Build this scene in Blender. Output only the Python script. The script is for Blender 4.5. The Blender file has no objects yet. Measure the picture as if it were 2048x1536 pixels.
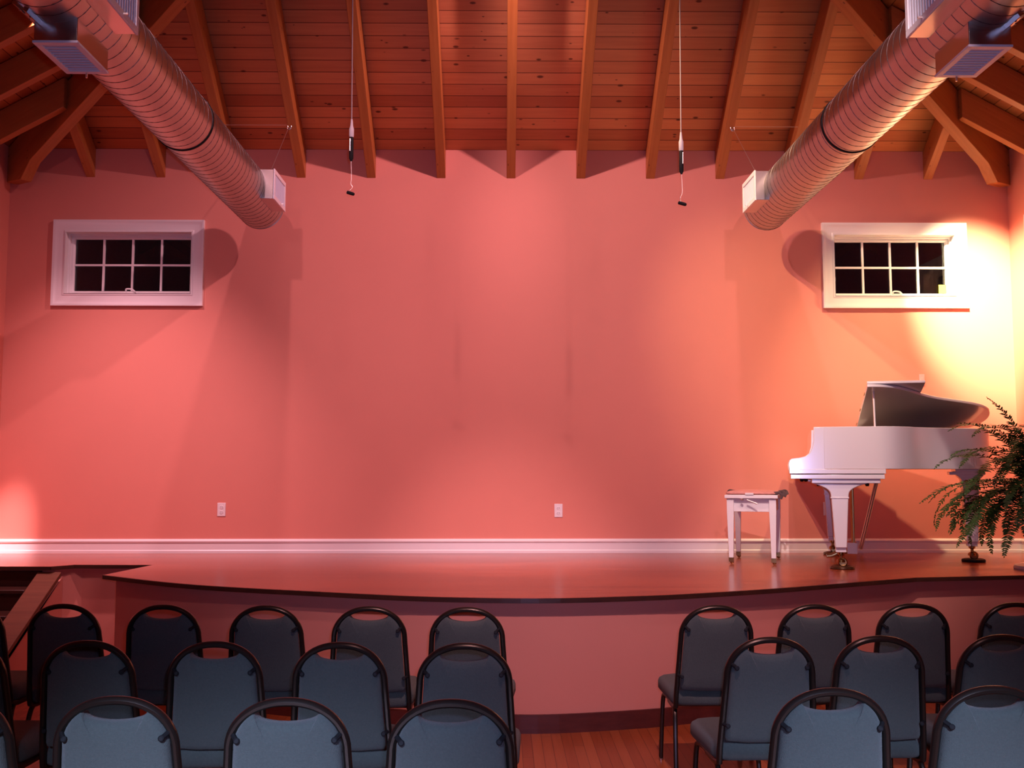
import bpy, math, random
from mathutils import Vector, Matrix
random.seed(7)
sc = bpy.context.scene
C = sc.collection
R = math.radians

# ------------------------------------------------------------------ camera, world, lights, exposure
cd = bpy.data.cameras.new('camera'); cam = bpy.data.objects.new('camera', cd); C.objects.link(cam)
cd.sensor_width = 36; cd.lens = 36 * 2050 / 2048; cd.clip_start = .05; cd.clip_end = 100
cam.location = (0, 0, 1.5); cam.rotation_euler = (R(90 + 4.88), 0, R(-.6))
sc.camera = cam

w = bpy.data.worlds.new('night'); sc.world = w; w.use_nodes = True
w.node_tree.nodes['Background'].inputs[0].default_value = (.02, .025, .05, 1)
w.node_tree.nodes['Background'].inputs[1].default_value = .05

sc.view_settings.view_transform = 'Standard'; sc.view_settings.look = 'None'
sc.view_settings.gamma = 1; sc.view_settings.use_curve_mapping = False
sc.view_settings.exposure = 0

def spot(name, loc, target, energy, color, angle, blend=.6, radius=.04):
    l = bpy.data.lights.new(name, 'SPOT'); l.energy = energy; l.color = color
    l.spot_size = R(angle); l.spot_blend = blend; l.shadow_soft_size = radius
    o = bpy.data.objects.new(name, l); C.objects.link(o); o.location = loc
    o.rotation_euler = (Vector(target) - Vector(loc)).to_track_quat('-Z', 'Y').to_euler()
    return o
def area(name, loc, target, energy, color, sx, sy):
    l = bpy.data.lights.new(name, 'AREA'); l.energy = energy; l.color = color
    l.shape = 'RECTANGLE'; l.size = sx; l.size_y = sy
    o = bpy.data.objects.new(name, l); C.objects.link(o); o.location = loc
    o.rotation_euler = (Vector(target) - Vector(loc)).to_track_quat('-Z', 'Y').to_euler()
    return o
PINK = (1, .55, .60); ROSE = (1, .48, .56); AMBER = (1, .66, .36); COOL = (.52, .62, 1); FLASH = (.42, .46, 1)
CX = .1                                                     # the hall's centre line
spot('stage_light', (CX + .85, 6.5, 5.75), (-1.75, 9.29, 3.0), 500, ROSE, 66, 1)
spot('stage_light', (CX - .85, 6.5, 5.75), (1.95, 9.29, 3.0), 480, PINK, 66, 1)
spot('stage_light', (-1.9, 4.0, 5.40), (-2.6, 9.29, 1.2), 220, ROSE, 70, 1)
spot('stage_light', (2.1, 4.0, 5.40), (2.5, 9.29, 1.2), 220, PINK, 70, 1)
spot('stage_light', (-1.75, 2.9, 4.2), (-1.0, 9.29, 1.4), 110, PINK, 62, 1, .1)
spot('stage_light', (1.95, 2.9, 4.2), (1.2, 9.29, 1.4), 110, PINK, 62, 1, .1)
spot('stage_light', (CX - .5, 3.4, 5.6), (-1.4, 8.9, .6), 200, PINK, 46, 1, .15)  # added fill, lightens the duct shadow bands on the wall
spot('stage_light', (CX + .5, 3.4, 5.6), (1.6, 8.9, .6), 200, PINK, 46, 1, .15)  # matching added fill for the right half
spot('stage_light', (CX, 5.6, 5.6), (CX - .1, 8.6, .6), 1150, PINK, 30, 1, .15)
spot('apron_fill', (CX + .3, 1.6, 5.6), (.6, 6.1, .3), 900, PINK, 42, 1, .1)  # added fill spot, brightens the stage front
spot('piano_light', (1.0, 3.2, 5.6), (2.5, 7.8, 1.2), 900, (1, .70, .68), 24, .8, .04)
spot('window_spot', (CX - .5, 6.5, 5.75), (3.6, 9.29, 1.7), 900, AMBER, 40, 1)
spot('window_spot', (3.40, 7.75, 4.80), (3.9, 9.29, 1.5), 560, AMBER, 66, 1)
spot('window_spot', (3.40, 7.35, 4.80), (4.44, 9.29, 3.0), 4200, (1, .74, .42), 32, 1)
spot('corner_spot', (-3.4, 7.3, 4.85), (-3.4, 9.29, .6), 600, ROSE, 66, 1)
spot('corner_spot', (-3.4, 7.3, 4.85), (-4.47, 9.27, .80), 2400, PINK, 9, 1)
spot('camera_flash', (.05, .02, 1.57), (.3, 6, 2.8), 270, FLASH, 80, 1, .02)
spot('chair_fill', (-.9, -1.5, 2.9), (-.85, 2.7, .05), 2300, COOL, 29, 1, .3)  # added fill behind the camera, its cone brightens the nearest chair row
spot('chair_fill', (1.3, -1.5, 2.9), (1.25, 2.7, .05), 2300, COOL, 29, 1, .3)  # second added fill, widens the lit part of that row

# ------------------------------------------------------------------ helpers
class MB:
    def __init__(s): s.v = []; s.f = []; s.uv = None
    def add(s, vs, fs):
        b = len(s.v); s.v += [tuple(p) for p in vs]; s.f += [tuple(b + i for i in f) for f in fs]; return s
    def box(s, x0, x1, y0, y1, z0, z1, m=None):
        vs = [Vector((x, y, z)) for z in (z0, z1) for y in (y0, y1) for x in (x0, x1)]
        if m: vs = [m @ p for p in vs]
        return s.add(vs, [(0, 2, 3, 1), (4, 5, 7, 6), (0, 1, 5, 4), (2, 6, 7, 3), (0, 4, 6, 2), (1, 3, 7, 5)])
    def prism(s, poly, d0, d1, axis='z', m=None):
        def P(a, b, d):
            return Vector((a, b, d)) if axis == 'z' else (Vector((a, d, b)) if axis == 'y' else Vector((d, a, b)))
        n = len(poly); vs = [P(a, b, d0) for a, b in poly] + [P(a, b, d1) for a, b in poly]
        if m: vs = [m @ p for p in vs]
        return s.add(vs, [tuple(range(n))[::-1], tuple(range(n, 2 * n))] + [(i, (i + 1) % n, n + (i + 1) % n, n + i) for i in range(n)])
    def tube(s, path, r, seg=10, closed=False, ry=None, up=(0, 0, 1), cap=True, radii=None):
        path = [Vector(p) for p in path]; n = len(path); vs = []; ry = ry or r
        prev = None
        for i, p in enumerate(path):
            a = path[(i - 1) % n] if (closed or i > 0) else p
            b = path[(i + 1) % n] if (closed or i < n - 1) else p
            t = (b - a).normalized()
            if prev is None:
                u = Vector(up); 
                if abs(u.dot(t)) > .95: u = Vector((1, 0, 0)) if abs(t.x) < .9 else Vector((0, 1, 0))
                nrm = (u - t * u.dot(t)).normalized()
            else:
                nrm = (prev - t * prev.dot(t)).normalized()
            prev = nrm; bn = t.cross(nrm); k = radii[i] if radii else 1
            for j in range(seg):
                c = 2 * math.pi * j / seg
                vs.append(p + nrm * math.cos(c) * r * k + bn * math.sin(c) * ry * k)
        fs = []
        for i in range(n if closed else n - 1):
            for j in range(seg):
                i2 = (i + 1) % n; fs.append((i * seg + j, i * seg + (j + 1) % seg, i2 * seg + (j + 1) % seg, i2 * seg + j))
        if cap and not closed:
            fs += [tuple(range(seg))[::-1], tuple((n - 1) * seg + j for j in range(seg))]
        return s.add(vs, fs)
    def lathe(s, prof, seg=20, c=(0, 0, 0), m=None):
        vs = []
        for r, z in prof:
            for j in range(seg):
                a = 2 * math.pi * j / seg; vs.append(Vector((c[0] + r * math.cos(a), c[1] + r * math.sin(a), c[2] + z)))
        if m: vs = [m @ p for p in vs]
        n = len(prof); fs = [(i * seg + j, i * seg + (j + 1) % seg, (i + 1) * seg + (j + 1) % seg, (i + 1) * seg + j) for i in range(n - 1) for j in range(seg)]
        return s.add(vs, fs + [tuple(range(seg))[::-1], tuple((n - 1) * seg + j for j in range(seg))])
    def loops(s, loops, close=True):
        n = len(loops[0]); vs = [p for l in loops for p in l]
        fs = [(i * n + j, i * n + (j + 1) % n, (i + 1) * n + (j + 1) % n, (i + 1) * n + j) for i in range(len(loops) - 1) for j in range(n)]
        if close: fs += [tuple(range(n))[::-1], tuple((len(loops) - 1) * n + j for j in range(n))]
        return s.add(vs, fs)
    def build(s, name, mat, parent=None, bevel=0, angle=35, loc=None, label=None, seg=2):
        me = bpy.data.meshes.new(name); me.from_pydata([tuple(p) for p in s.v], [], s.f); me.update()
        o = bpy.data.objects.new(name, me); C.objects.link(o)
        me.materials.append(mat)
        if s.uv:
            l = me.uv_layers.new(name='UVMap')
            for i, lp in enumerate(me.loops): l.data[i].uv = s.uv[lp.vertex_index]
        me.polygons.foreach_set('use_smooth', [True] * len(me.polygons)); me.set_sharp_from_angle(angle=R(angle))
        if bevel:
            b = o.modifiers.new('bevel', 'BEVEL'); b.width = bevel; b.segments = seg; b.limit_method = 'ANGLE'; b.angle_limit = R(40)
        if parent: o.parent = parent
        if loc: o.location = loc
        if label: o['label'] = label
        return o
def tag(o, label, cat, group=None):
    o['label'] = label; o['category'] = cat
    if group: o['group'] = group
    return o
def structure(o): o['kind'] = 'structure'; return o
def empty(name, loc=(0, 0, 0), rz=0):
    o = bpy.data.objects.new(name, None); C.objects.link(o); o.empty_display_size = .1
    o.location = loc; o.rotation_euler = (0, 0, rz); return o
def thing(name, label, cat, loc=(0, 0, 0), rz=0, group=None): return tag(empty(name, loc, rz), label, cat, group)
def copy_tree(o, parent=None):
    c = o.copy(); C.objects.link(c); c.parent = parent
    for ch in list(o.children): copy_tree(ch, c)
    return c
def rrect(w, d, r, n=5):
    pts = []
    for cx, cy, a0 in ((w / 2 - r, d / 2 - r, 0), (-w / 2 + r, d / 2 - r, 90), (-w / 2 + r, -d / 2 + r, 180), (w / 2 - r, -d / 2 + r, 270)):
        for k in range(n + 1):
            a = R(a0 + 90 * k / n); pts.append((cx + r * math.cos(a), cy + r * math.sin(a)))
    return pts
def smooth_path(pts, n=6):
    out = []; P = [Vector(p) for p in pts]
    for i in range(len(P) - 1):
        a = P[max(i - 1, 0)]; b = P[i]; c = P[i + 1]; d = P[min(i + 2, len(P) - 1)]
        for k in range(n):
            t = k / n
            out.append(.5 * ((2 * b) + (c - a) * t + (2 * a - 5 * b + 4 * c - d) * t * t + (3 * b - a - 3 * c + d) * t ** 3))
    return out + [P[-1]]

# ------------------------------------------------------------------ materials
def mat(name, col, rough=.5, metal=0, spec=.5, coat=0, coat_rough=.05, bump=0, bscale=200, var=0, vscale=8, sheen=0):
    m = bpy.data.materials.new(name); m.use_nodes = True; nt = m.node_tree; b = nt.nodes['Principled BSDF']
    b.inputs['Base Color'].default_value = (*col, 1); b.inputs['Roughness'].default_value = rough
    b.inputs['Metallic'].default_value = metal; b.inputs['Specular IOR Level'].default_value = spec
    b.inputs['Coat Weight'].default_value = coat; b.inputs['Coat Roughness'].default_value = coat_rough
    b.inputs['Sheen Weight'].default_value = sheen
    tc = nt.nodes.new('ShaderNodeTexCoord')
    if var:
        n = nt.nodes.new('ShaderNodeTexNoise'); n.inputs['Scale'].default_value = vscale; n.inputs['Detail'].default_value = 4
        nt.links.new(tc.outputs['Object'], n.inputs['Vector'])
        mx = nt.nodes.new('ShaderNodeMix'); mx.data_type = 'RGBA'
        mx.inputs[6].default_value = (*[c * (1 - var) for c in col], 1); mx.inputs[7].default_value = (*[min(1, c * (1 + var)) for c in col], 1)
        nt.links.new(n.outputs['Fac'], mx.inputs[0]); nt.links.new(mx.outputs[2], b.inputs['Base Color'])
    if bump:
        n = nt.nodes.new('ShaderNodeTexNoise'); n.inputs['Scale'].default_value = bscale; n.inputs['Detail'].default_value = 3
        nt.links.new(tc.outputs['Object'], n.inputs['Vector'])
        bp = nt.nodes.new('ShaderNodeBump'); bp.inputs['Strength'].default_value = bump; bp.inputs['Distance'].default_value = .01
        nt.links.new(n.outputs['Fac'], bp.inputs['Height']); nt.links.new(bp.outputs['Normal'], b.inputs['Normal'])
    return m
def wood(name, c1, c2, cdark, rough=.5, coat=0, board=0, length=0, source='Object', grain_axis=0, knots=0, across=1, groove=.02, tone=.35):
    """boards run along grain_axis; `across` is the axis the boards are counted on; board = board width"""
    m = bpy.data.materials.new(name); m.use_nodes = True; nt = m.node_tree; L = nt.links; b = nt.nodes['Principled BSDF']
    b.inputs['Roughness'].default_value = rough; b.inputs['Coat Weight'].default_value = coat; b.inputs['Coat Roughness'].default_value = .12
    tc = nt.nodes.new('ShaderNodeTexCoord'); sep = nt.nodes.new('ShaderNodeSeparateXYZ'); L.new(tc.outputs[source], sep.inputs[0])
    def M(op, a, bb=None, c=None):
        n = nt.nodes.new('ShaderNodeMath'); n.operation = op
        for i, x in enumerate((a, bb, c)):
            if x is None: continue
            if isinstance(x, (int, float)): n.inputs[i].default_value = x
            else: L.new(x, n.inputs[i])
        return n.outputs[0]
    u = sep.outputs[grain_axis]; v = sep.outputs[across]; idx = None; line = None
    if board:
        q = M('DIVIDE', v, board); idx = M('FLOOR', q); fr = M('FRACT', q)
        line = M('GREATER_THAN', M('ABSOLUTE', M('SUBTRACT', fr, .5)), .5 - groove)
        wn = nt.nodes.new('ShaderNodeTexWhiteNoise'); wn.noise_dimensions = '1D'; L.new(idx, wn.inputs['W'])
        rnd = wn.outputs['Value']
        if length:
            us = M('ADD', M('DIVIDE', u, length), M('MULTIPLY', rnd, 7.3)); j = M('FLOOR', us)
            fu = M('FRACT', us); e = M('GREATER_THAN', M('ABSOLUTE', M('SUBTRACT', fu, .5)), .5 - .0015)
            line = M('MAXIMUM', line, e)
            w2 = nt.nodes.new('ShaderNodeTexWhiteNoise'); w2.noise_dimensions = '1D'; L.new(M('ADD', M('MULTIPLY', idx, 17.1), j), w2.inputs['W']); rnd = w2.outputs['Value']
    kscale = 1; cmb = nt.nodes.new('ShaderNodeCombineXYZ')
    off = M('MULTIPLY', rnd, 40) if board else 0
    L.new(M('ADD', M('MULTIPLY', u, 1.5), off) if board else M('MULTIPLY', u, 1.5), cmb.inputs[0])
    L.new(M('MULTIPLY', v, 28), cmb.inputs[1]); L.new(M('MULTIPLY', sep.outputs[3 - grain_axis - across], 28), cmb.inputs[2])
    n = nt.nodes.new('ShaderNodeTexNoise'); n.inputs['Scale'].default_value = 1; n.inputs['Detail'].default_value = 5; n.inputs['Roughness'].default_value = .65
    L.new(cmb.outputs[0], n.inputs['Vector'])
    fac = n.outputs['Fac']
    if board: fac = M('ADD', M('MULTIPLY', fac, 1 - tone), M('MULTIPLY', rnd, tone))
    r = nt.nodes.new('ShaderNodeValToRGB'); r.color_ramp.elements[0].position = .25; r.color_ramp.elements[1].position = .75
    r.color_ramp.elements[0].color = (*c1, 1); r.color_ramp.elements[1].color = (*c2, 1); L.new(fac, r.inputs[0])
    out = r.outputs[0]
    def mixto(f, col):
        nonlocal out
        x = nt.nodes.new('ShaderNodeMix'); x.data_type = 'RGBA'; L.new(f, x.inputs[0]); L.new(out, x.inputs[6]); x.inputs[7].default_value = (*col, 1); out = x.outputs[2]
    if knots:
        kc = nt.nodes.new('ShaderNodeCombineXYZ'); L.new(M('MULTIPLY', u, 7.), kc.inputs[0]); L.new(M('MULTIPLY', v, 15.), kc.inputs[1])
        L.new(M('MULTIPLY', sep.outputs[3 - grain_axis - across], 13.), kc.inputs[2])
        vo = nt.nodes.new('ShaderNodeTexVoronoi'); vo.inputs['Scale'].default_value = 1; L.new(kc.outputs[0], vo.inputs['Vector'])
        wn3 = nt.nodes.new('ShaderNodeSeparateColor'); L.new(vo.outputs['Color'], wn3.inputs[0])
        rad = M('MULTIPLY', M('POWER', wn3.outputs[0], 1.8), knots)
        k = M('SUBTRACT', 1, M('SMOOTH_MIN', 1, M('DIVIDE', vo.outputs['Distance'], M('ADD', rad, .002)), .15)); k = M('MINIMUM', M('MULTIPLY', M('MAXIMUM', k, 0), 2.2), .85)
        mixto(k, cdark)
    if board: mixto(M('MULTIPLY', line, .85), cdark)
    L.new(out, b.inputs['Base Color'])
    h = n.outputs['Fac']
    if board: h = M('SUBTRACT', M('MULTIPLY', h, .15), line)
    bp = nt.nodes.new('ShaderNodeBump'); bp.inputs['Strength'].default_value = .25; bp.inputs['Distance'].default_value = .004
    L.new(h, bp.inputs['Height']); L.new(bp.outputs[0], b.inputs['Normal'])
    return m
def glass(name):
    m = bpy.data.materials.new(name); m.use_nodes = True; b = m.node_tree.nodes['Principled BSDF']
    b.inputs['Transmission Weight'].default_value = 1; b.inputs['Roughness'].default_value = .0; b.inputs['IOR'].default_value = 1.45
    b.inputs['Base Color'].default_value = (.85, .9, .9, 1)
    return m

M_wall = mat('salmon_wall_paint', (.72, .27, .20), .75, bump=.06, bscale=260, var=.03, vscale=3)
M_white = mat('white_trim_paint', (.84, .82, .80), .35)
M_deck = wood('pine_tongue_and_groove', (.56, .205, .085), (.82, .37, .155), (.08, .022, .012), .55, board=.115, source='UV', knots=.24, groove=.028, tone=.5)
M_beam = wood('fir_timber', (.38, .12, .028), (.50, .18, .045), (.14, .04, .012), .5, knots=.16)
M_stage = wood('cherry_floorboards', (.26, .045, .018), (.46, .10, .038), (.05, .012, .008), .24, coat=.16, board=.057, length=1.1, groove=.012, tone=.45)
M_hall = wood('hall_floorboards', (.30, .065, .018), (.46, .125, .04), (.06, .014, .006), .32, coat=.1, board=.057, length=1.0, grain_axis=1, across=0, groove=.02, tone=.45)
M_dark = wood('dark_and_shaded_wood', (.035, .012, .009), (.07, .024, .016), (.01, .004, .003), .35)  # nosing's own dark; on the steps it stands in for shade
M_kick = wood('mahogany_board', (.07, .013, .011), (.12, .024, .018), (.03, .007, .006), .45)
M_cap = wood('oak_cap_board', (.13, .045, .025), (.20, .075, .038), (.05, .016, .01), .4)
M_duct = mat('galvanised_duct', (.52, .49, .46), .36, 1, bump=.05, bscale=14, var=.08, vscale=5)
M_boot = mat('galvanised_sheet', (.66, .64, .62), .24, 1, var=.06, vscale=6)
M_seam = mat('duct_seam', (.16, .14, .14), .5, 1)
M_grille = mat('white_grille_enamel', (.78, .77, .80), .4)
M_damper = mat('grey_damper', (.66, .67, .74), .45)
M_bolt = mat('zinc_bolt', (.75, .73, .70), .3, 1)
M_wire = mat('steel_wire', (.7, .66, .62), .35, .8)
M_black = mat('black_plastic', (.010, .010, .011), .65, spec=.25)
M_cable = mat('white_cable', (.80, .76, .74), .5)
M_cord = mat('pale_grey_cord', (.5, .43, .40), .6)
M_piano = mat('white_piano_lacquer', (.82, .79, .78), .2, coat=1, coat_rough=.09, bump=.02, bscale=9)
M_brass = mat('brass', (.38, .22, .08), .25, 1)
M_gold = mat('gold_plate', (.10, .055, .02), .45, .5)
M_cup = mat('dark_brass_cup', (.10, .05, .025), .25, .6)
M_sensor = mat('pale_pink_plate', (.60, .40, .40), .5)
M_groove_shade = mat('groove_shade', (.015, .013, .013), .9)
M_fabric = mat('sage_grey_fabric', (.078, .098, .088), .9, bump=.5, bscale=420, var=.22, vscale=160, sheen=.15)
M_bronze = mat('dark_bronze_tube', (.055, .042, .034), .32, .75)
M_cush = mat('rose_cushion_fabric', (.62, .27, .22), .85, bump=.35, bscale=60, var=.3, vscale=30)
M_tie = mat('dark_cushion_tie', (.09, .05, .05), .8)
M_leaf = mat('fern_leaf', (.032, .085, .014), .55, var=.4, vscale=10)
M_stem = mat('fern_stem', (.07, .085, .025), .6)
M_pot = mat('glazed_pot', (.20, .07, .04), .3)
M_stand = mat('white_stand', (.70, .70, .74), .4)
M_note = mat('yellow_paper', (.90, .80, .06), .8)
M_glass = glass('window_glass')

# ------------------------------------------------------------------ room shell
XL, XR, YB, YF = -4.52, 4.70, 9.29, -6.0
ZE = 4.47                                                     # deck height at the walls
SB, SS = .75, .55                                             # back and side roof slopes
ZS = .773                                                     # stage height
half = (XR - XL) / 2; XM = (XL + XR) / 2
YRIDGE = YB - half * SS / SB; ZRIDGE = ZE + half * SS

# ceiling: back hip, two side slopes, flat boards with UVs in metres
cl = MB(); cl.uv = []
def slope(pts, ulen, origin, uax, vax):
    cl.add(pts, [tuple(range(len(pts)))])
    for p in pts:
        q = Vector(p) - Vector(origin); cl.uv.append((q.dot(uax), q.dot(vax)))
ov = .12
zo = ZE - ov * SB; zs = ZE - ov * SS
A = (XL, YB, ZE); B = (XR, YB, ZE); T = (XM, YRIDGE, ZRIDGE); F0 = (XL, YF, ZE); F1 = (XR, YF, ZE); TF = (XM, YF, ZRIDGE)
slope([A, B, T], 1, A, Vector((1, 0, 0)), Vector((0, -1, SB)).normalized())
slope([F0, A, T, TF], 1, A, Vector((0, 1, 0)), Vector((1, 0, SS)).normalized())
slope([B, F1, TF, T], 1, B, Vector((0, 1, 0)), Vector((-1, 0, SS)).normalized())
ceil = structure(cl.build('ceiling', M_deck))
sol = ceil.modifiers.new('thick', 'SOLIDIFY'); sol.thickness = .06; sol.offset = -1

structure(MB().box(XL - .2, XR + .2, YF, YB + .1, -.1, 0).build('floor', M_hall))
W1 = (-3.985, -2.835, 3.115, 3.685); W2 = (3.065, 4.18, 3.105, 3.675)
wb = MB(); t0, t1 = YB, YB + .18
for x0, x1, z0, z1 in ((XL - .18, W1[0], 0, 4.55), (W1[0], W1[1], 0, W1[2]), (W1[0], W1[1], W1[3], 4.55), (W1[1], W2[0], 0, 4.55),
                       (W2[0], W2[1], 0, W2[2]), (W2[0], W2[1], W2[3], 4.55), (W2[1], XR + .18, 0, 4.55)):
    wb.box(x0, x1, t0, t1, z0, z1)
structure(wb.build('wall_back', M_wall))
structure(MB().box(XL - .18, XL, YF, YB, 0, 4.5).build('wall_left', M_wall))
W3 = (7.64, 8.84, 3.105, 3.675)
wr = MB()
for y0, y1, z0, z1 in ((YF, W3[0], 0, 4.5), (W3[0], W3[1], 0, W3[2]), (W3[0], W3[1], W3[3], 4.5), (W3[1], YB, 0, 4.5)): wr.box(XR, XR + .18, y0, y1, z0, z1)
structure(wr.build('wall_right', M_wall))
structure(MB().prism([(XL - .18, 0), (XR + .18, 0), (XR + .18, ZE), (XM, ZRIDGE + .1), (XL - .18, ZE)], YF - .18, YF, 'y').build('wall_rear', M_wall))

# baseboard on the stage back wall: moulded profile
bp_ = [(0, 0), (-.022, 0), (-.022, .022), (-.016, .03), (-.016, .092), (-.024, .098), (-.026, .108), (-.012, .124), (0, .126)]
bb = MB(); bb.prism([(YB + a, ZS + b) for a, b in bp_], XL, XR, 'x'); structure(bb.build('baseboard_back', M_white))
bl = MB(); bl.prism([(XL - a, ZS + b) for a, b in bp_][::-1], 8.05, YB - .02, 'y'); structure(bl.build('baseboard_left', M_white))
br = MB(); br.prism([(XR + a, ZS + b) for a, b in bp_], 7.45, YB - .02, 'y'); structure(br.build('baseboard_right', M_white))

def window(num, x0, x1, z0, z1, crank, m=None):
    """window in a wall whose face is the local plane y=0 (room on -y)"""
    e = structure(empty('window_%d' % num)); e.matrix_world = m or Matrix.Translation((0, YB, 0))
    cw = .112; c = MB()
    prof = [(0, 0), (0, -.022), (.012, -.024), (.02, -.018), (.06, -.02), (.088, -.026), (.1, -.034), (cw, -.034), (cw, 0)]
    loops = []
    for d, y in prof:
        loops.append([Vector((x0 - d, y, z0 - d)), Vector((x1 + d, y, z0 - d)), Vector((x1 + d, y, z1 + d)), Vector((x0 - d, y, z1 + d))])
    c.loops(loops, close=False); c.build('casing', M_white, e)
    j = MB(); D = .10
    loops = [[Vector((x0 + k, y, z0 + k)), Vector((x1 - k, y, z0 + k)), Vector((x1 - k, y, z1 - k)), Vector((x0 + k, y, z1 - k))] for k, y in ((.001, -.03), (.003, .05), (.012, .05), (.012, D + .03))]
    j.loops(loops, close=False); j.build('jamb', M_white, e)
    s = MB(); k = .012; q = .043
    loops = [[Vector((x0 + a, y, z0 + a)), Vector((x1 - a, y, z0 + a)), Vector((x1 - a, y, z1 - a)), Vector((x0 + a, y, z1 - a))] for a, y in ((k, D + .035), (k, D - .015), (q - .012, D - .015), (q, D - .003), (q, D + .02))]
    s.loops(loops, close=False); sash = s.build('sash', M_white, e)
    g = MB(); ax0, ax1, az0, az1 = x0 + q, x1 - q, z0 + q, z1 - q
    for i in (1, 2, 3):
        xx = ax0 + (ax1 - ax0) * i / 4; g.box(xx - .009, xx + .009, D - .008, D + .008, az0, az1)
    zz = (az0 + az1) / 2; g.box(ax0, ax1, D - .0075, D + .0075, zz - .009, zz + .009)
    g.build('muntin_grid', M_white, sash)
    MB().box(ax0 - .01, ax1 + .01, D + .009, D + .013, az0 - .01, az1 + .01).build('pane', M_glass, sash)
    xc = x0 + (x1 - x0) * crank; h = MB()
    h.box(xc - .05, xc + .045, D - .045, D - .015, z0 + .012, z0 + .03)
    h.tube(smooth_path([(xc - .035, D - .045, z0 + .03), (xc - .03, D - .06, z0 + .052), (xc + .02, D - .062, z0 + .05), (xc + .05, D - .055, z0 + .028)]), .008, 8)
    h.build('crank_handle', M_white, e, bevel=.003)
    l = MB(); l.box(x1 - .03 if num == 1 else x0 + .012, x1 - .012 if num == 1 else x0 + .03, D - .05, D - .015, z0 + .15, z0 + .19); l.build('latch', M_white, e, bevel=.003)
    return e
window(1, *W1, .5); window(2, *W2, .53)
window(3, -W3[1], -W3[0], W3[2], W3[3], .5, Matrix.Translation((XR, 0, 0)) @ Matrix.Rotation(R(-90), 4, 'Z'))
nt_ = MB().box(-.036, .036, -.001, .001, -.04, .04).build('sticky_note', M_note, loc=(W2[1] - .078, YB + .088, W2[2] + .085))
tag(nt_, 'yellow sticky note in the lower right corner of the right-hand window', 'note')

# ------------------------------------------------------------------ exposed roof timbers
def timber(name, p0, direction, length, rise, depth, thick, end_lo=True, flip_cut=0):
    """straight timber from p0 (deck level at the wall) along a plan direction; local X runs up the slope"""
    d = Vector((direction[0], direction[1], 0)).normalized(); th = math.atan(rise)
    xs = Vector((d.x * math.cos(th), d.y * math.cos(th), math.sin(th))); ys = Vector((-d.y, d.x, 0)); zs_ = xs.cross(ys)
    m = Matrix((xs, ys, zs_)).transposed().to_4x4(); m.translation = Vector(p0)
    inv = m.inverted(); b = MB(); L = length
    pr = [(0, -.005), (0, -depth), (L, L * rise - depth), (L, L * rise - .005)]
    if flip_cut: pr = [(0, -.005), (0, -depth + .03), (flip_cut, -depth + .02), (flip_cut * 1.6, flip_cut * 1.6 * rise - depth), (L, L * rise - depth), (L, L * rise - .005)]
    n = len(pr); vs = []
    for sgn in (-1, 1):
        for a, zz in pr: vs.append(inv @ (Vector(p0) + d * a + Vector((0, 0, zz)) + ys * thick / 2 * sgn))
    b.add(vs, [tuple(range(n)), tuple(range(n, 2 * n))[::-1]] + [(i, n + i, n + (i + 1) % n, (i + 1) % n) for i in range(n)])
    o = b.build(name, M_beam, bevel=.004); o.matrix_world = m; return o
ORD = ['', 'first', 'second', 'third', 'fourth', 'fifth', 'sixth']
for k in range(-6, 7):
    x = .088 + .6455 * k; L = (half - abs(x - XM)) * SS / SB - .09
    lab = 'exposed timber rafter on the middle line of the back roof slope' if k == 0 else \
        '%s exposed timber rafter %s of the middle one on the back roof slope' % (ORD[abs(k)], 'left' if k < 0 else 'right')
    tag(timber('rafter', (x, YB, ZE), (0, -1), L, SB, .268, .082), lab, 'beam', 'rafters of the back roof slope')
for s, xw, ys in ((1, XL, (8.645, 8.03, 7.40, 6.77, 6.14)), (-1, XR, (8.70, 8.09, 7.46, 6.83, 6.2))):
    for i, y in enumerate(ys):
        L = min((YB - y) * SB / SS - .12, half - .02)
        tag(timber('rafter', (xw, y, ZE), (s, 0), L, SS, .268, .082),
            '%s exposed timber rafter from the back corner on the %s roof slope' % (ORD[i + 1], 'left' if s > 0 else 'right'), 'beam',
            'rafters of the %s roof slope' % ('left' if s > 0 else 'right'))
hr = SB * SS / math.hypot(SB, SS)
for s, xw, wd in ((1, XL, 'left'), (-1, XR, 'right')):
    dv = Vector((s * SB, -SS, 0))
    tag(timber('hip_beam', (xw + s * .02, YB - .012, ZE - .01), dv, half * math.hypot(1, SS / SB) - .05, hr, .355, .105, flip_cut=.24),
        'heavy timber hip beam rising from the back %s corner of the hall' % wd, 'beam', 'hip beams')

# ------------------------------------------------------------------ stage
edge = [(-2.80, 7.35), (-2.35, 6.98), (-1.94, 6.70), (-1.5, 6.49), (-1.1, 6.325), (-.75, 6.18), (-.44, 6.075), (0, 5.995), (.34, 5.992), (.88, 6.11), (1.2, 6.23), (1.53, 6.38), (1.92, 6.585), (2.29, 6.80), (2.85, 7.115)]
ed = [tuple(p)[:2] for p in smooth_path([(a, b, 0) for a, b in edge], 3)]
outline = [(XL + .002, 8.03), (-3.46, 8.0), (-3.34, 8.15), (-2.72, 8.13)] + ed + [(XR - .002, 7.46), (XR - .002, YB - .002), (XL + .002, YB - .002)]
front_in = [(XL + .002, 8.09), (-3.46, 8.09), (-3.30, 8.21), (-2.66, 8.19)] + [(a * .978, b + .065) for a, b in ed] + [(XR - .002, 7.53), (XR - .002, YB - .002), (XL + .002, YB - .002)]
stage = thing('stage', 'raised wooden stage with a bowed front and salmon painted sides across the hall', 'stage', (0, 0, 0))
MB().prism(outline, ZS - .026, ZS).build('stage_floor', M_stage, stage)
ns = MB()                                                     # dark nosing strip that follows the front edge
line = outline[:4] + ed + [(XR - .002, 7.46)]
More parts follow.
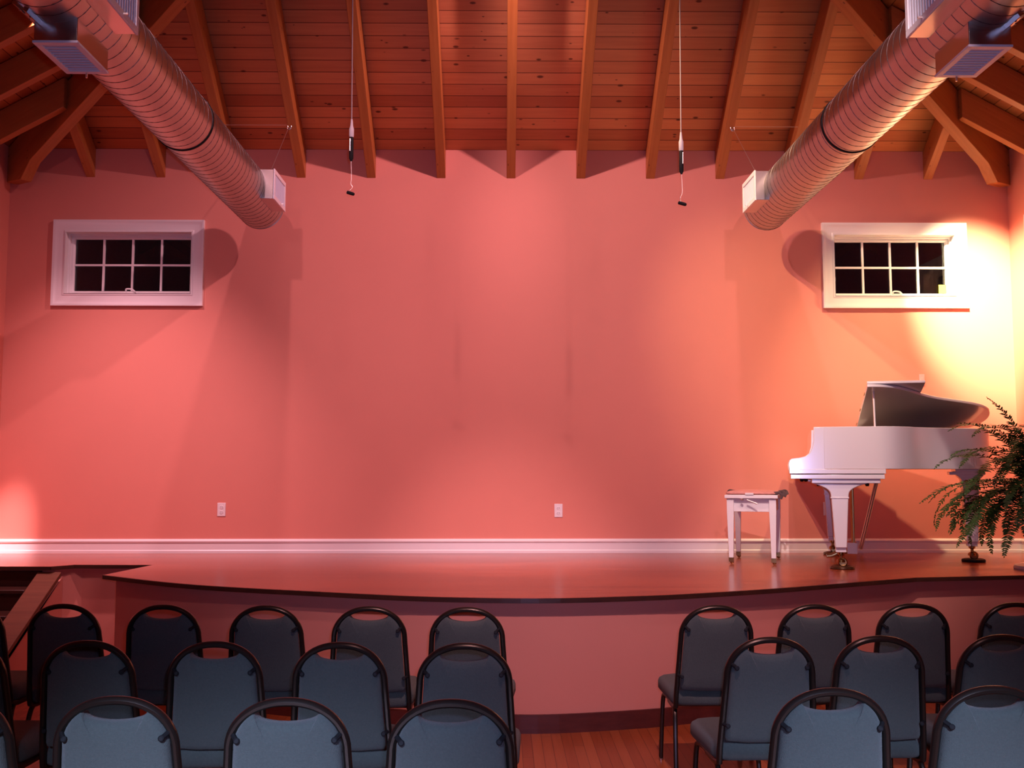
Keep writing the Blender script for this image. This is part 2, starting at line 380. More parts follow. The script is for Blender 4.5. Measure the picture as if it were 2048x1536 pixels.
for i in range(len(line) - 1):
    a, b = Vector((*line[i], 0)), Vector((*line[i + 1], 0)); t = (b - a).normalized(); nn = Vector((t.y, -t.x, 0))
    p = [a - nn * .002 - t * .002, b - nn * .002 + t * .002, b + nn * .012 + t * .002, a + nn * .012 - t * .002]
    ns.prism([(q.x, q.y) for q in p], ZS - .028, ZS - .001)
ns.build('nosing', M_dark, stage, label='dark edge strip along the stage front')
MB().prism(front_in, 0, ZS - .027).build('front_panel', M_wall, stage, label='salmon painted stage front')
kb = MB(); line = [(-2.66, 8.19)] + [(a * .978, b + .065) for a, b in ed] + [(XR - .002, 7.53)]
for i in range(len(line) - 1):
    a, b = Vector((*line[i], 0)), Vector((*line[i + 1], 0)); t = (b - a).normalized(); nn = Vector((t.y, -t.x, 0))
    p = [a - t * .003, b + t * .003, b + nn * .018 + t * .003, a + nn * .018 - t * .003]
    kb.prism([(q.x, q.y) for q in p], 0, .105)
kb.build('kickboard', M_kick, stage, label='dark red-brown kickboard at the foot of the stage front')
# stairs down from the left wing; their unlit look is put into the wood colour
st = thing('staircase', 'shade-toned steps down from the left end of the stage beside the left wall', 'stairs', (0, 0, 0))
nstep = 4; rise = ZS / (nstep + 1); run = .275
for i in range(nstep):
    zt = ZS - rise * (i + 1); y1 = 8.09 - run * i
    tr = MB().box(XL + .003, -3.56, y1 - run - .025, y1, zt - .03, zt).build('tread', M_dark, st, bevel=.006)
    MB().box(XL + .003, -3.56, y1 - run, y1 - run + .02, max(0, zt - rise), zt - .03).build('riser', M_dark, st)
MB().box(XL + .003, -3.56, 8.07, 8.088, ZS - rise, ZS - .04).build('riser', M_dark, st)
sl = rise / run; yw0, yw1 = 8.088, 8.088 - 1.31
MB().prism([(yw0, 0), (yw1, 0), (yw1, ZS - .10 - sl * 1.31), (yw0 - .16, ZS - .085 - sl * .16), (yw0, ZS - .085)], -3.55, -3.40, 'x').build('side_wall', M_wall, st, label='salmon painted side wall of the steps')
cp = MB(); y0 = 8.02; Lc = 1.27
cp.prism([(y0, ZS - .042), (y0 - Lc, ZS - .042 - sl * Lc), (y0 - Lc, ZS - .082 - sl * Lc), (y0, ZS - .082)], -3.565, -3.385, 'x')
cp.build('cap_board', M_cap, st, bevel=.005, label='sloping brown wooden cap on the side wall')

# ------------------------------------------------------------------ spiral ducts
def duct(cx, s, wd):
    """s = +1: the inner side faces +x"""
    cz, r, y0, y1 = 3.823, .20, -1.5, 8.87
    e = thing('spiral_duct', 'round silver spiral air duct hanging under the roof on the %s' % wd, 'duct', (cx, y1, cz), 0, 'spiral ducts')
    p = MB(); seg = 48
    rings = []
    ys = [y1] + [y1 - k * .2 for k in range(1, 50)] + [y0]
    for y in ys:
        rings.append([Vector((r * math.cos(2 * math.pi * j / seg), y - y1, r * math.sin(2 * math.pi * j / seg))) for j in range(seg)])
    p.loops(rings[::-1] if False else rings); pipe = p.build('pipe', M_duct, e)
    h = MB(); pitch = .092; turns = int((y1 - 3.3) / pitch); n = 30
    h.tube([((r + .0005) * math.cos(s * 2 * math.pi * k / n), -.01 - pitch * k / n, (r + .0005) * math.sin(s * 2 * math.pi * k / n)) for k in range(turns * n)], .0019, 5, up=(0, 1, 0))
    h.build('spiral_seam', M_seam, pipe)
    j = MB(); j.loops([[Vector((q * math.cos(2 * math.pi * k / seg), yy, q * math.sin(2 * math.pi * k / seg))) for k in range(seg)] for q, yy in ((r, -2.2), (r + .006, -2.2), (r + .006, -2.215), (r, -2.215))], close=False)
    j.build('joint_band', M_black, pipe)
    ec = MB(); ec.lathe([(r + .003, -.0), (r + .003, .006), (r - .01, .008)], seg, m=Matrix.Rotation(R(-90), 4, 'X')); ec.build('end_cap', M_duct, e)
    def side_boot(ya, yb):
        b = MB(); xo = s * .266; xi = s * .06; z0, z1 = -.118, .125
        b.box(min(xi, xo), max(xi, xo), ya - y1, yb - y1, z0, z1); bo = b.build('boot', M_boot, e, bevel=.003)
        g = MB(); q = .032; f = s * .012
        yy0, yy1 = ya - y1 - .004, yb - y1 + .004
        def bx(a0, a1, c0, c1): g.box(min(xo, xo + f), max(xo, xo + f), a0, a1, c0, c1)
        bx(yy0, yy1, z0 - .004, z0 + q); bx(yy0, yy1, z1 - q, z1 + .004); bx(yy0, yy0 + q, z0 + q, z1 - q); bx(yy1 - q, yy1, z0 + q, z1 - q)
        g.build('grille_frame', M_grille, bo, bevel=.002)
        dm = MB(); ym = (yy0 + yy1) / 2 + .02
        dm.box(min(xo - s * .004, xo + s * .002), max(xo - s * .004, xo + s * .002), yy0 + q, yy1 - q, z0 + q, z1 - q)
        nb = 12
        for i in range(nb):
            yv = yy0 + q + (yy1 - yy0 - 2 * q) * (i + .5) / nb
            dm.box(min(xo + s * .002, xo + s * .008), max(xo + s * .002, xo + s * .008), yv - .003, yv + .003, z0 + q, z1 - q)
        dm.build('grille_blades', M_damper, bo)
        lv = MB(); lv.box(min(xo, xo + s * .034), max(xo, xo + s * .034), ym - .004, ym + .004, z0 + .012, z0 + .02); lv.build('damper_lever', M_bolt, bo)
    side_boot(8.17, 8.59); side_boot(4.60, 5.04)
    b = MB(); z0, z1 = -.285, -.12; ya, yb = 4.73 - y1, 5.11 - y1
    b.box(-.103, .103, ya, yb, z0, z1); bo = b.build('boot', M_boot, e, bevel=.003)
    g = MB(); q = .03
    for x0_, x1_, a0, a1 in ((-.108, .108, ya - .004, ya + q), (-.108, .108, yb - q, yb + .004), (-.108, -.108 + q, ya + q, yb - q), (.108 - q, .108, ya + q, yb - q)): g.box(x0_, x1_, a0, a1, z0 - .012, z0)
    g.build('grille_frame', M_grille, bo, bevel=.002)
    dm = MB(); dm.box(-.108 + q, .108 - q, ya + q, yb - q, z0 - .002, z0 + .004)
    for i in range(10):
        yv = ya + q + (yb - ya - 2 * q) * (i + .5) / 10; dm.box(-.108 + q, .108 - q, yv - .003, yv + .003, z0 - .008, z0 - .002)
    dm.build('grille_blades', M_damper, bo)
    lv = MB(); lv.box(-.004, .004, yb - .012, yb - .004, z0 - .036, z0 - .01); lv.build('damper_lever', M_bolt, bo)
    rb = MB(); a = R(-58); m = Matrix.Rotation(-(a + R(90)) * s * -1, 4, 'Y')
    for o_ in (-.03, .03): rb.box(o_ - .012, o_ + .012, 4.60 - y1, 5.13 - y1, -r - .016, -r + .012, m)
    for o_ in (-.03, .03):
        for k in range(5):
            yk = 4.66 + .1 * k - y1; rb.lathe([(.005, 0), (.006, -.004), (.003, -.008)], 8, m=m @ Matrix.Translation((o_, yk, -r - .014)))
    rb.build('seam_strap', M_boot, e)
    return e
duct(-2.118, 1, 'left'); duct(2.342, -1, 'right')

def wire(name, pts, label, r=.0015):
    e = thing(name, label, 'wire', pts[0], 0, 'duct hanging wires'); o = Vector(pts[0])
    MB().tube([Vector(p) - o for p in pts], r, 6).build('strand', M_wire, e)
    k = MB(); n = 14
    k.tube([(.016 * math.cos(2 * math.pi * i / n), 0, .016 * math.sin(2 * math.pi * i / n) - .012) for i in range(n)], .004, 6, closed=True, up=(0, 1, 0))
    k.lathe([(.009, 0), (.009, .006), (.004, .01), (.004, .03)], 10); k.build('eye_bolt', M_bolt, e); return e
def zraft(y): return ZE - .268 + SB * (YB - y)
YE = 8.86
for s, xa, xb, bx, wd in ((-1, -1.849, -2.4945, -1.93, 'left'), (1, 2.0245, 2.67, 2.15, 'right')):
    z = zraft(YE) + .002
    wire('hanger_wire', [(xa + s * .03, YE, z + .015), (bx + s * .05, 8.5, 3.95)], 'thin steel wire from a rafter down to the end of the %s duct' % wd)
    wire('hanger_wire', [(xa + s * .022, YE - .02, z + .02), (xb - s * .03, YE - .02, z + .02)], 'thin steel wire strung level between two rafters above the %s duct' % wd)

# ------------------------------------------------------------------ hanging microphones
def mic(x, y, pts, zt, flip, label):
    """pts = heights: sleeve top, sleeve bottom, body bottom, capsule"""
    a, b, c, d = pts; e = thing('hanging_microphone', label, 'microphone', (x, y, b), 0, 'microphones hanging above the stage')
    MB().tube([(.012 * flip * -1, 0, zt - b), (0, 0, a - b)], .0042, 8).build('cable', M_cord, e)
    MB().lathe([(.006, a - b + .05), (.011, a - b), (.017, a - b - .02), (.017, .01), (.013, 0)][::-1], 14).build('sleeve', M_cable, e)
    bd = MB().lathe([(.006, c - b), (.015, c - b + .02), (.016, c - b + .06), (.0145, 0), (.012, .004)], 14).build('connector', M_black, e)
    MB().tube([(-.008 * flip, -.014, -.012), (-.007 * flip, -.0155, c - b + .07)], .005, 6).build('metal_strip', M_bolt, bd)
    k = d - b
    MB().tube(smooth_path([(0, 0, c - b), (.004, 0, (c - b + k) / 2), (0, 0, k + .07), (.012 * flip, -.004, k + .045), (-.012, -.01, k + .015)]), .0018, 6).build('gooseneck', M_wire, e)
    mc = MB(); mm = Matrix.Translation((.0, -.01, k)) @ Matrix.Rotation(R(112), 4, 'Y') @ Matrix.Rotation(R(20), 4, 'X')
    mc.lathe([(.006, -.03), (.012, -.026), (.012, .018), (.010, .028), (.005, .032)], 14, m=mm); mc.build('capsule', M_black, e)
mic(-1.048, 7.0, (3.905, 3.825, 3.655, 3.425), 5.94, 1, 'slim black microphone hanging on a white cable, the left of two above the stage')
mic(1.258, 7.0, (3.82, 3.735, 3.57, 3.358), 5.94, -1, 'slim black microphone hanging on a white cable, the right of two above the stage')

# ------------------------------------------------------------------ wall plates
def outlet(x, z, label):
    e = thing('wall_outlet', label, 'outlet', (x, YB, z), 0, 'outlets low on the back wall')
    MB().box(-.037, .037, -.006, 0, -.06, .06).build('plate', M_white, e, bevel=.003)
    for dz in (.022, -.022):
        s = MB().lathe([(.017, 0), (.016, .003)], 16, m=Matrix.Translation((0, -.006, dz)) @ Matrix.Rotation(R(90), 4, 'X')).build('socket', M_white, e)
        MB().box(-.008, -.006, -.0102, -.008, dz - .004, dz + .006).box(.006, .008, -.0102, -.008, dz - .004, dz + .006).build('slot', M_black, s)
outlet(-2.51, 1.16, 'white wall outlet alone under the left half of the back wall')
outlet(.516, 1.15, 'white wall outlet nearest the middle of the back wall')
outlet(2.945, 1.165, 'white wall outlet half hidden behind the white piano leg')
e = thing('wall_sensor', 'small pale plate on the back wall just above the raised piano lid', 'sensor', (3.84, YB, 2.335))
MB().box(-.024, .024, -.012, 0, -.05, .05).build('plate', M_sensor, e, bevel=.003); MB().box(-.012, .012, -.016, -.012, -.02, .02).build('button', M_sensor, e, bevel=.002)

# ------------------------------------------------------------------ grand piano (local: a along the strings, e across towards the wall)
PR = R(-15.4)
def piano():
    e = thing('grand_piano', 'white baby grand piano with its lid propped half open on the stage', 'piano', (2.547, 7.735, ZS), PR)
    H0, H1, KB = .745, 1.062, .672                            # rim bottom, rim top, keybed bottom (above the stage)
    N, Fr = -.08, 1.44
    tail = [(.24, N), (.33, N + .012), (.42, -.025), (.51, .06), (.60, .17), (.70, .275), (.80, .35), (.92, .425), (1.03, .50), (1.12, .595), (1.18, .72), (1.205, .90), (1.19, 1.08), (1.13, 1.25), (1.02, 1.37), (.88, 1.425), (.70, Fr)]
    tl = [tuple(p)[:2] for p in smooth_path([(a, b, 0) for a, b in tail], 4)]
    outl = [(-.171, N)] + tl + [(-.171, Fr)]
    def inset(poly, d):
        out = []; n = len(poly)
        for i in range(n):
            p0, p1, p2 = (Vector(poly[i - 1]), Vector(poly[i]), Vector(poly[(i + 1) % n]))
            t = ((p1 - p0).normalized() + (p2 - p1).normalized()); t = t.normalized() if t.length > 1e-6 else (p2 - p1).normalized()
            nn = Vector((-t.y, t.x)); k = d / max(.5, nn.dot(Vector((-(p2 - p1).normalized().y, (p2 - p1).normalized().x))))
            out.append(tuple(p1 + nn * k))
        return out
    inn = inset(outl, .05); n = len(outl); rim = MB()
    lo = [[Vector((a, b, z)) for a, b in pl] for pl, z in ((inn, H0 + .02), (inn, H1), (outl, H1), (outl, H0), (inn, H0 + .02))]
    rim.loops(lo, close=False); rim.build('rim', M_piano, e, bevel=.003)
    MB().prism(inn, H0 + .03, H0 + .05).build('soundboard', M_gold, e)
    MB().prism(inset(inn, .02), H1 - .115, H1 - .10).build('iron_plate', M_gold, e)
    chp = [(-.36, H0 - .035), (-.366, H0 + .04), (-.360, H0 + .068), (-.34, H0 + .08), (-.29, H0 + .086), (-.24, H0 + .098), (-.208, H0 + .125), (-.190, H0 + .165), (-.182, H0 + .21), (-.178, H1), (-.10, H1), (-.10, H0 - .035)]
    for e0, e1 in ((N, N + .085), (Fr - .085, Fr)):
        MB().prism(chp, e0 - .001, e1 + .001, 'y').build('arm', M_piano, e, bevel=.006)
    fb = [(-.345, H0 + .02), (-.345, H0 + .055), (-.33, H0 + .062), (-.24, H0 + .085), (-.215, H0 + .115), (-.198, H0 + .17), (-.192, H1 - .02), (-.13, H1 - .02), (-.13, H0 + .02)]
    MB().prism(fb, N + .09, Fr - .09, 'y').build('fallboard', M_piano, e, bevel=.004)
    k = MB(); k.box(-.36, .328, N - .006, Fr + .006, H0 - .035, H0 - .001); k.box(-.352, .32, N - .002, Fr + .002, KB, H0 - .04); kb = k.build('keybed', M_piano, e, bevel=.003)
    MB().box(-.345, .315, N + .004, Fr - .004, H0 - .042, H0 - .033).build('shadow_gap', M_groove_shade, kb)  # black strip puts the shade of the keybed groove into colour
    u = MB().box(-.20, .29, N + .015, N + .15, KB - .033, KB).box(-.20, .29, Fr - .15, Fr - .015, KB - .033, KB); u.build('leg_block', M_piano, e, bevel=.004)
    kn = MB()
    for xk, yk in ((-.27, 0.02), (-.24, .01), (-.15, .0), (.20, .0)): kn.lathe([(.014, 0), (.016, -.01), (.01, -.022)], 12, (xk, yk, KB - (0 if xk < -.2 else .033)))
    kn.build('leg_bolt', M_black, e)
    # legs
    for (a, b, z1, tl_) in ((0, .012, KB - .033, 0), (0, 1.385 - .012, KB - .033, 0), (1.06, .93, H0, 1)):
        lg = MB(); zf = z1 - .10
        fl = []
        for i in range(9):
            t = i / 8; fl.append((.064 + .135 * (1 - math.sin(t * math.pi / 2)) ** 1.6, z1 - .10 * t))
        prof = fl + [(.062, zf - .004), (.042, .16)]
        poly = [(x, z) for x, z in prof] + [(-x, z) for x, z in prof[::-1]]
        rot = Matrix.Translation((a, b, 0))
        if tl_:
            poly = [(.10, z1), (.10, z1 - .05), (.07, z1 - .08), (.062, zf - .02), (.042, .16), (-.042, .16), (-.062, zf - .02), (-.07, z1 - .08), (-.10, z1 - .05), (-.10, z1)]
        lg.prism(poly, -.06, .06, 'y', rot)
        o = lg.build('leg', M_piano, e, bevel=.006)
        MB().box(a - .067, a + .067, b - .064, b + .064, zf - .014, zf - .002).build('leg_moulding', M_piano, o, bevel=.003)
        fr = MB().box(a - .038, a + .038, b - .038, b + .038, .125, .162); fr.build('ferrule', M_piano, o, bevel=.003)
        cs = MB(); cs.lathe([(.026, .125), (.026, .11), (.012, .10), (.012, .08), (.03, .07), (.034, .05)][::-1], 16, (a, b, 0))
        cs.lathe([(.027, -.016), (.034, -.01), (.034, .01), (.027, .016)], 18, m=Matrix.Translation((a + .012, b, .05)) @ Matrix.Rotation(R(90), 4, 'X'))
        cs.build('caster', M_brass, o)
        MB().lathe([(.085, 0), (.092, .006), (.088, .02), (.07, .026), (.05, .018)], 24, (a + .008, b, 0)).build('caster_cup', M_cup if tl_ == 0 else M_black, o)
    MB().box(.94, 1.17, .82, 1.05, H0 - .02, H0 + .03).build('leg_block', M_piano, e, bevel=.004)
    MB().box(.90, 1.17, .86, 1.0, H0 - .045, H0 - .02).build('leg_block', M_piano, e, bevel=.004)
    # lyre
    ly = MB().box(.075, .155, .55, .80, .07, .16)
    lyre = ly.build('pedal_lyre', M_piano, e, bevel=.006); MB().box(.07, .17, .57, .78, KB - .05, KB).build('lyre_head', M_piano, lyre, bevel=.004)
    for b in (.61, .74): MB().tube([(.13, b, .16), (.13, b, KB - .04)], .011, 10).build('lyre_post', M_brass, lyre)
    for b in (.60, .675, .75):
        MB().tube(smooth_path([(.10, b, .085), (.02, b, .075), (-.04, b, .05), (-.08, b, .045)]), .013, 8, ry=.007).build('pedal', M_brass, lyre)
    for b in (.585, .765): MB().tube([(.185, b, .11), (.33, b - .0, KB + .005)], .009, 8).build('brace_rod', M_bolt, lyre)
    # lid
    al = R(10.9); hinge = Matrix.Translation((0, Fr + .005, H1 + .004)) @ Matrix.Rotation(-al, 4, 'X') @ Matrix.Translation((0, -(Fr + .005), 0))
    lidp = [p for p in inset(outl, -.014) if p[0] > .216]
    lidp = [(.216, N - .014)] + lidp + [(.216, Fr + .014)]
    l = MB(); l.prism(lidp, 0, .022, 'z', hinge); lid = l.build('lid', M_piano, e, bevel=.004)
    MB().prism([(.216, N - .014), (.625, N - .014), (.625, Fr + .014), (.216, Fr + .014)], .024, .045, 'z', hinge).build('front_flap', M_piano, lid, bevel=.004)
    for a in (.35, .75): MB().tube([(a - .05, Fr + .008, H1 + .002), (a + .05, Fr + .008, H1 + .002)], .008, 8).build('hinge', M_brass, lid)
    for b in (.2, .7, 1.2): MB().tube([hinge @ Vector((.214, b - .04, .023)), hinge @ Vector((.214, b + .04, .023))], .003, 8).build('flap_hinge', M_brass, lid)
    top = hinge @ Vector((.27, .05, 0))
    MB().tube([(.265, -.04, H1 - .06), top], .012, 8, ry=.008).build('prop_stick', M_piano, e)
    # music desk lying folded
    MB().box(-.10, .16, .30, 1.05, H1 - .05, H1 - .035).build('music_desk', M_piano, e, bevel=.003)
    return e
piano()

# ------------------------------------------------------------------ piano bench and its cushion
bench = thing('piano_bench', 'white wooden piano bench with tapered legs on the stage left of the piano', 'bench', (2.075, 8.43, ZS), R(-18))
MB().box(-.205, .205, -.36, .36, .515, .543).build('seat_board', M_white, bench, bevel=.004)
MB().box(-.175, .175, -.315, .315, .41, .513).build('apron', M_white, bench, bevel=.002)
for sx in (-1, 1):
    for sy in (-1, 1):
        x, y = sx * .163, sy * .315; lg = MB(); a, b = .027, .018
        lg.loops([[Vector((x + q * k - sx * (a - k) * .0, y + r_ * k, z)) for q, r_ in ((-1, -1), (1, -1), (1, 1), (-1, 1))] for k, z in ((a, .512), (a, .41), (b, .05))][::-1])
        l = lg.build('leg', M_white, bench, bevel=.002)
        MB().box(x - b - .001, x + b + .001, y - b - .001, y + b + .001, .018, .05).build('ferrule', M_brass, l)
        c = MB(); c.lathe([(.010, -.008), (.016, -.005), (.016, .005), (.010, .008)], 12, m=Matrix.Translation((x + .004, y, .0165)) @ Matrix.Rotation(R(90), 4, 'X')); c.build('caster', M_brass, l)
bk = MB(); bk.tube([(-.03, -.368, .505), (.05, -.385, .475)], .006, 8); bk.tube([(-.075, -.362, .508), (-.06, -.375, .508)], .008, 8); bk.build('height_knob', M_bolt, bench)
cu = thing('seat_cushion', 'thin rose patterned cushion tied on the white piano bench', 'cushion', (2.075, 8.43, ZS + .5435), R(-18))
pl = MB(); lo = []
for ins, z in ((.02, 0), (.003, .006), (0, .013), (.006, .021), (.03, .027), (.07, .031)):
    lo.append([Vector((a, b, z + .003 * math.sin(14 * a + 9 * b))) if z > .02 else Vector((a, b, z)) for a, b in rrect(.40 - 2 * ins, .70 - 2 * ins, .05, 6)])
pl.loops(lo).build('pad', M_cush, cu, angle=70)
for x, y, sx in ((.205, -.33, 1), (.205, .32, 1), (-.205, .32, -1)):
    t = MB(); t.tube(smooth_path([(x - .03 * sx, y, .014), (x + .01 * sx, y - .005, .016), (x + .03 * sx, y - .01, -.005), (x + .02 * sx, y - .01, -.03)]), .011, 6, ry=.004); t.tube(smooth_path([(x - .01 * sx, y, .016), (x + .03 * sx, y + .03, .02), (x + .045 * sx, y + .02, -.01)]), .011, 6, ry=.004)
    t.build('tie', M_tie, cu)
MB().box(-.045, .02, -.366, -.35, .0, .016).build('fabric_tag', M_cable, cu, bevel=.002)

# ------------------------------------------------------------------ fern on its stand
FX, FY = 4.08, 7.66
ps = thing('plant_stand', 'pale pedestal with a flat round foot under the fern at the right stage edge', 'stand', (FX, FY, ZS))
MB().lathe([(.245, 0), (.25, .012), (.24, .03), (.20, .04), (.06, .05)], 40).build('foot', M_stand, ps)
MB().lathe([(.06, .045), (.045, .08), (.04, .20), (.055, .24), (.04, .28), (.05, .34)], 24).build('column', M_stand, ps)
MB().lathe([(.05, .34), (.13, .345), (.135, .36), (.13, .37)], 32).build('top_plate', M_stand, ps)
fern = thing('potted_fern', 'bushy green fern with arching fronds in a pot at the right edge of the stage', 'plant', (FX, FY, ZS + .371))
MB().lathe([(.075, 0), (.085, .01), (.12, .15), (.135, .18), (.135, .20), (.122, .20), (.11, .17), (.02, .168)], 28).build('pot', M_pot, fern)
def frond(az, el, L, droop, tw=0):
    """arching frond as one mesh: stalk and leaflet pairs"""
    b = MB(); n = 52; P = []; p = Vector((.04 * math.cos(az), .04 * math.sin(az), .17)); th = el
    for i in range(n + 1):
        P.append(p.copy()); d = Vector((math.cos(az) * math.cos(th), math.sin(az) * math.cos(th), math.sin(th)))
        p = p + d * L / n; th -= droop / n * (.35 + 1.3 * i / n); az += tw / n
    b.tube(P, .0032, 5, radii=[1 - .75 * i / n for i in range(n + 1)])
    for i in range(5, n + 1):
        t = i / n; d = (P[i] - P[i - 1]).normalized(); sd = d.cross(Vector((0, 0, 1)))
        sd = sd.normalized() if sd.length > .05 else Vector((1, 0, 0)); up = sd.cross(d)
        ll = .066 * (math.sin(math.pi * min(1, t * .93 + .07)) ** .6) * random.uniform(.8, 1.15) + .006
        for s in (-1, 1):
            base = P[i] + d * random.uniform(-.004, .004); dr = (sd * s + d * .45 + up * random.uniform(-.35, .25)).normalized(); wv = d * .0080
            c = base + dr * ll * .5 + up * .004
            b.add([base - wv * .6, base + wv * .6, c + wv, base + dr * ll, c - wv], [(0, 1, 2, 4), (4, 2, 3)])
    o = b.build('frond', M_leaf, fern, angle=80); return o
rf = random.Random(11)
spec = []
def room(az, L):                                              # keep fronds clear of the right wall and of the piano tail
    c, s_ = math.cos(az), math.sin(az)
    if c > 0: L = min(L, .50 / max(c, .35))
    if s_ > .15: L = min(L, .34 + .25 * max(0, c) )
    return L
for i in range(52): spec.append((R(rf.uniform(172, 262)), R(rf.uniform(5, 80)), rf.uniform(.6, 1.0), R(rf.uniform(70, 140)), rf.uniform(-.35, .35)))
for i in range(26): spec.append((R(rf.uniform(262, 360)), R(rf.uniform(5, 85)), rf.uniform(.5, .8), R(rf.uniform(60, 140)), rf.uniform(-.4, .4)))
for i in range(10): spec.append((R(rf.uniform(0, 172)), R(rf.uniform(45, 88)), rf.uniform(.4, .6), R(rf.uniform(40, 90)), rf.uniform(-.3, .3)))
spec += [(R(178), R(80), .85, R(45), .0), (R(184), R(66), .9, R(70), .1), (R(192), R(44), 1.05, R(85), .1), (R(190), R(20), 1.05, R(60), 0), (R(205), R(12), .95, R(80), .1), (R(200), R(55), 1.0, R(110), .1), (R(198), R(-2), .95, R(55), .1), (R(215), R(-10), .8, R(60), .1)]
spec = [(a, b, room(a, c), d_, t) for a, b, c, d_, t in spec]
for sp in spec: frond(*sp)

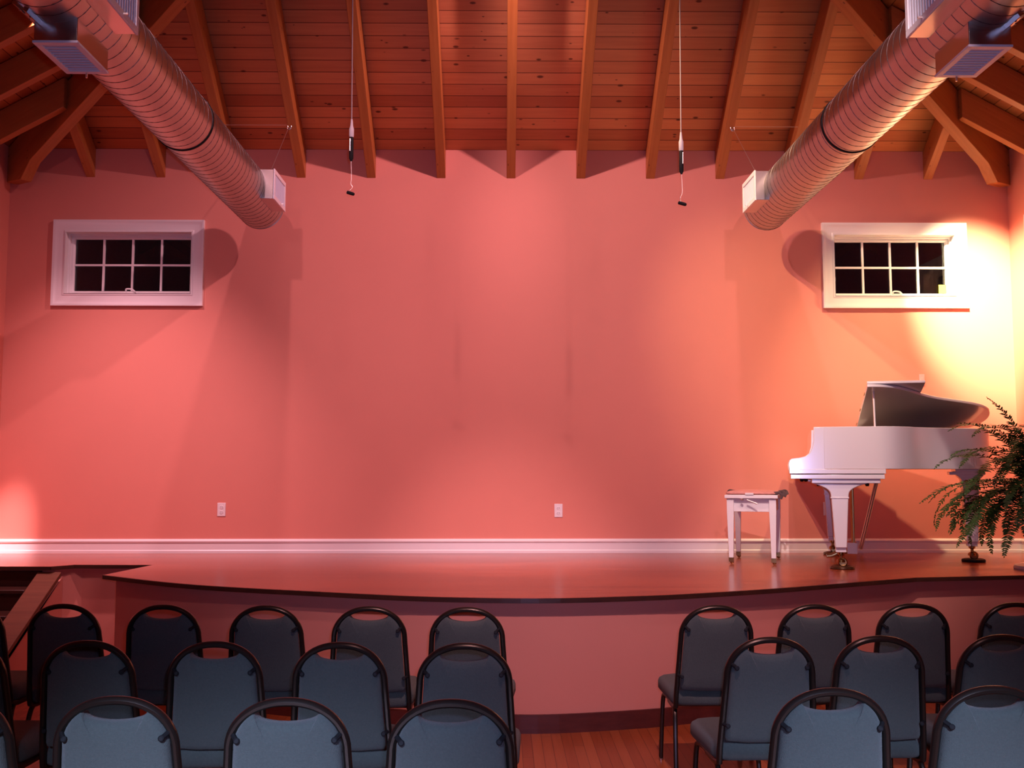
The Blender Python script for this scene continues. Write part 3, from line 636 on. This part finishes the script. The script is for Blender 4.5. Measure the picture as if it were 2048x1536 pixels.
# ------------------------------------------------------------------ banquet chairs (local: +y faces the stage)
def make_chair():
    e = empty('banquet_chair')
    # back plane: u sideways, v up the back
    b0 = Vector((0, -.185, .425)); b1 = Vector((0, -.268, .862)); vd = (b1 - b0).normalized(); vl = (b1 - b0).length; nd = Vector((0, -1, 0)); nd = (nd - vd * nd.dot(vd)).normalized()
    def BP(u, v, t=0): return b0 + Vector((u, 0, 0)) + vd * v + nd * t
    hw, hb, va = .180, .200, vl - .150; tr = .0125
    arch = []
    for i in range(7): t = i / 7; arch.append((hb + (hw - hb) * t, va * t))
    for i in range(15):
        a = R(90 * i / 14); arch.append((hw * math.cos(a) ** .92 if i < 14 else 0, va + .150 * math.sin(a) ** .95))
    left = [(-u, v) for u, v in arch]; full = left + [(u, v) for u, v in arch[::-1]][1:]
    path = [BP(u * (1 - tr / .19), v - tr * (v / vl)) for u, v in full]
    lo_l = [BP(-hb + tr, -.06), BP(-hb + tr, -.03)]; lo_r = [BP(hb - tr, -.03), BP(hb - tr, -.06)]
    tail_l = [Vector((-hb + tr, .02, .352)), Vector((-hb + tr, -.10, .353)), Vector((-hb + tr, -.155, .36))]
    tail_r = [Vector((-p.x, p.y, p.z)) for p in tail_l[::-1]]
    MB().tube(tail_l + lo_l + path + lo_r + tail_r, tr, 10, ry=.0145, up=(1, 0, 0)).build('back_frame', M_bronze, e)
    # upholstered panel with a scooped top
    ins = .027; ol = []
    ell = [(u - ins * (.6 + .4 * math.cos(R(90) * min(1, max(0, (v - va) / .15)))), v - ins * .55 * max(0, (v - va) / .15)) for u, v in arch]
    side = [(u, v) for u, v in ell if u > .092]
    top = [(.092 * math.cos(R(180 * i / 12)), vl - .045 - .027 * math.sin(R(180 * i / 12))) for i in range(13)]
    ol = [(.165, .028)] + side[1:] + top + [(-u, v) for u, v in side[1:][::-1]] + [(-.165, .028), (-.08, .02), (.08, .02)]
    cx, cy = 0, vl * .48
    lo = [[BP(cx + (u - cx) * s, cy + (v - cy) * s, t) for u, v in ol] for s, t in ((.55, .030), (.86, .027), (.955, .020), (.99, .010), (1, 0), (.99, -.012), (.95, -.026), (.8, -.034), (.5, -.037))]
    MB().loops(lo).build('backrest', M_fabric, e, angle=70)
    for s in (-1, 1):
        for u, v, du, dv in ((.151, va + .045, .014, .008), (.179, .10, .014, 0)):
            k = MB(); p = BP(s * u, v, .010); q = BP(s * (u - du), v - dv, .031)
            k.tube([p, q], .0075, 8); k.lathe([(.009, -.004), (.009, .003), (.006, .005)], 10, m=Matrix.Translation(q) @ Matrix.Rotation(R(80), 4, 'X')); k.build('bracket', M_black, e)
    # seat cushion
    st_ = MB(); lo = []
    for ins_, z in ((.03, .368), (.008, .372), (0, .385), (0, .42), (.006, .436), (.024, .448), (.06, .455), (.12, .458)):
        lp = []
        for a, b in rrect(.43 - 2 * ins_, .44 - 2 * ins_, max(.02, .075 - ins_ * .5), 6):
            wv = -.012 * max(0, (b - .10) / .12) ** 2 if z > .40 else 0
            lp.append(Vector((a * (1 + .05 * (b / .22)), b + .035, z + wv)))
        lo.append(lp)
    st_.loops(lo).build('seat', M_fabric, e, angle=70)
    # legs
    for s in (-1, 1):
        f = MB().tube(smooth_path([(s * .205, .235, .012), (s * .20, .215, .20), (s * .195, .20, .32), (s * .190, .17, .352), (s * .187, .10, .358)], 5), .0115, 9, ry=.0135).build('leg', M_bronze, e)
        MB().lathe([(.013, 0), (.014, .012), (.012, .022)], 12, (s * .205, .236, 0)).build('glide', M_bolt, f)
        f = MB().tube(smooth_path([(s * .200, -.24, .012), (s * .195, -.20, .20), (s * .19, -.165, .32), (s * .187, -.125, .356), (s * .187, -.05, .358)], 5), .0115, 9, ry=.0135).build('leg', M_bronze, e)
        MB().lathe([(.013, 0), (.014, .012), (.012, .022)], 12, (s * .200, -.241, 0)).build('glide', M_bolt, f)
        MB().tube([(s * .187, -.06, .358), (s * .187, .11, .358)], .0115, 8).build('seat_rail', M_bronze, e)
    MB().tube([(-.187, .09, .355), (.187, .09, .355)], .010, 8).build('stretcher', M_bronze, e)
    MB().tube([(-.187, -.08, .355), (.187, -.08, .355)], .010, 8).build('stretcher', M_bronze, e)
    return e
chair = make_chair(); first = [True]
def place(x, y, label, group, rz=0):
    o = chair if first[0] else copy_tree(chair)
    first[0] = False; o.location = (x, y + .268, 0); o.rotation_euler = (0, 0, rz); tag(o, label, 'chair', group); return o
ROWS = [('front', 4.92, 4.98, [-.153, -.633, -1.120, -1.630, -2.115, -2.60], [1.037, 1.518, 2.015, 2.52]),
        ('second', 3.90, 4.03, [-.139, -.603, -1.091, -1.571, -2.06], [1.037, 1.482, 1.975]),
        ('third', 2.95, 3.09, [-.147, -.613, -1.105, -1.595], [.973, 1.465])]
for rn, yl, yr, xl, xr in ROWS:
    for wd, ys, xs in (('left', yl, xl), ('right', yr, xr)):
        for i, x in enumerate(xs):
            pos = 'aisle end' if i == 0 else '%s from the aisle' % ORD[i + 1]
            lab = 'blue-grey banquet chair, %s, %s row from the stage in the %s block' % (pos, rn, wd) if i else \
                'blue-grey banquet chair beside the aisle, %s row from the stage in the %s block' % (rn, wd)
            dy = {'left': .035, 'right': .03}[wd] * i if rn == 'front' else .025 * i
            place(x, ys + dy, lab.replace('front row from the stage', 'row nearest the stage'), 'banquet chairs in rows facing the stage', R(random.uniform(-2, 2)))
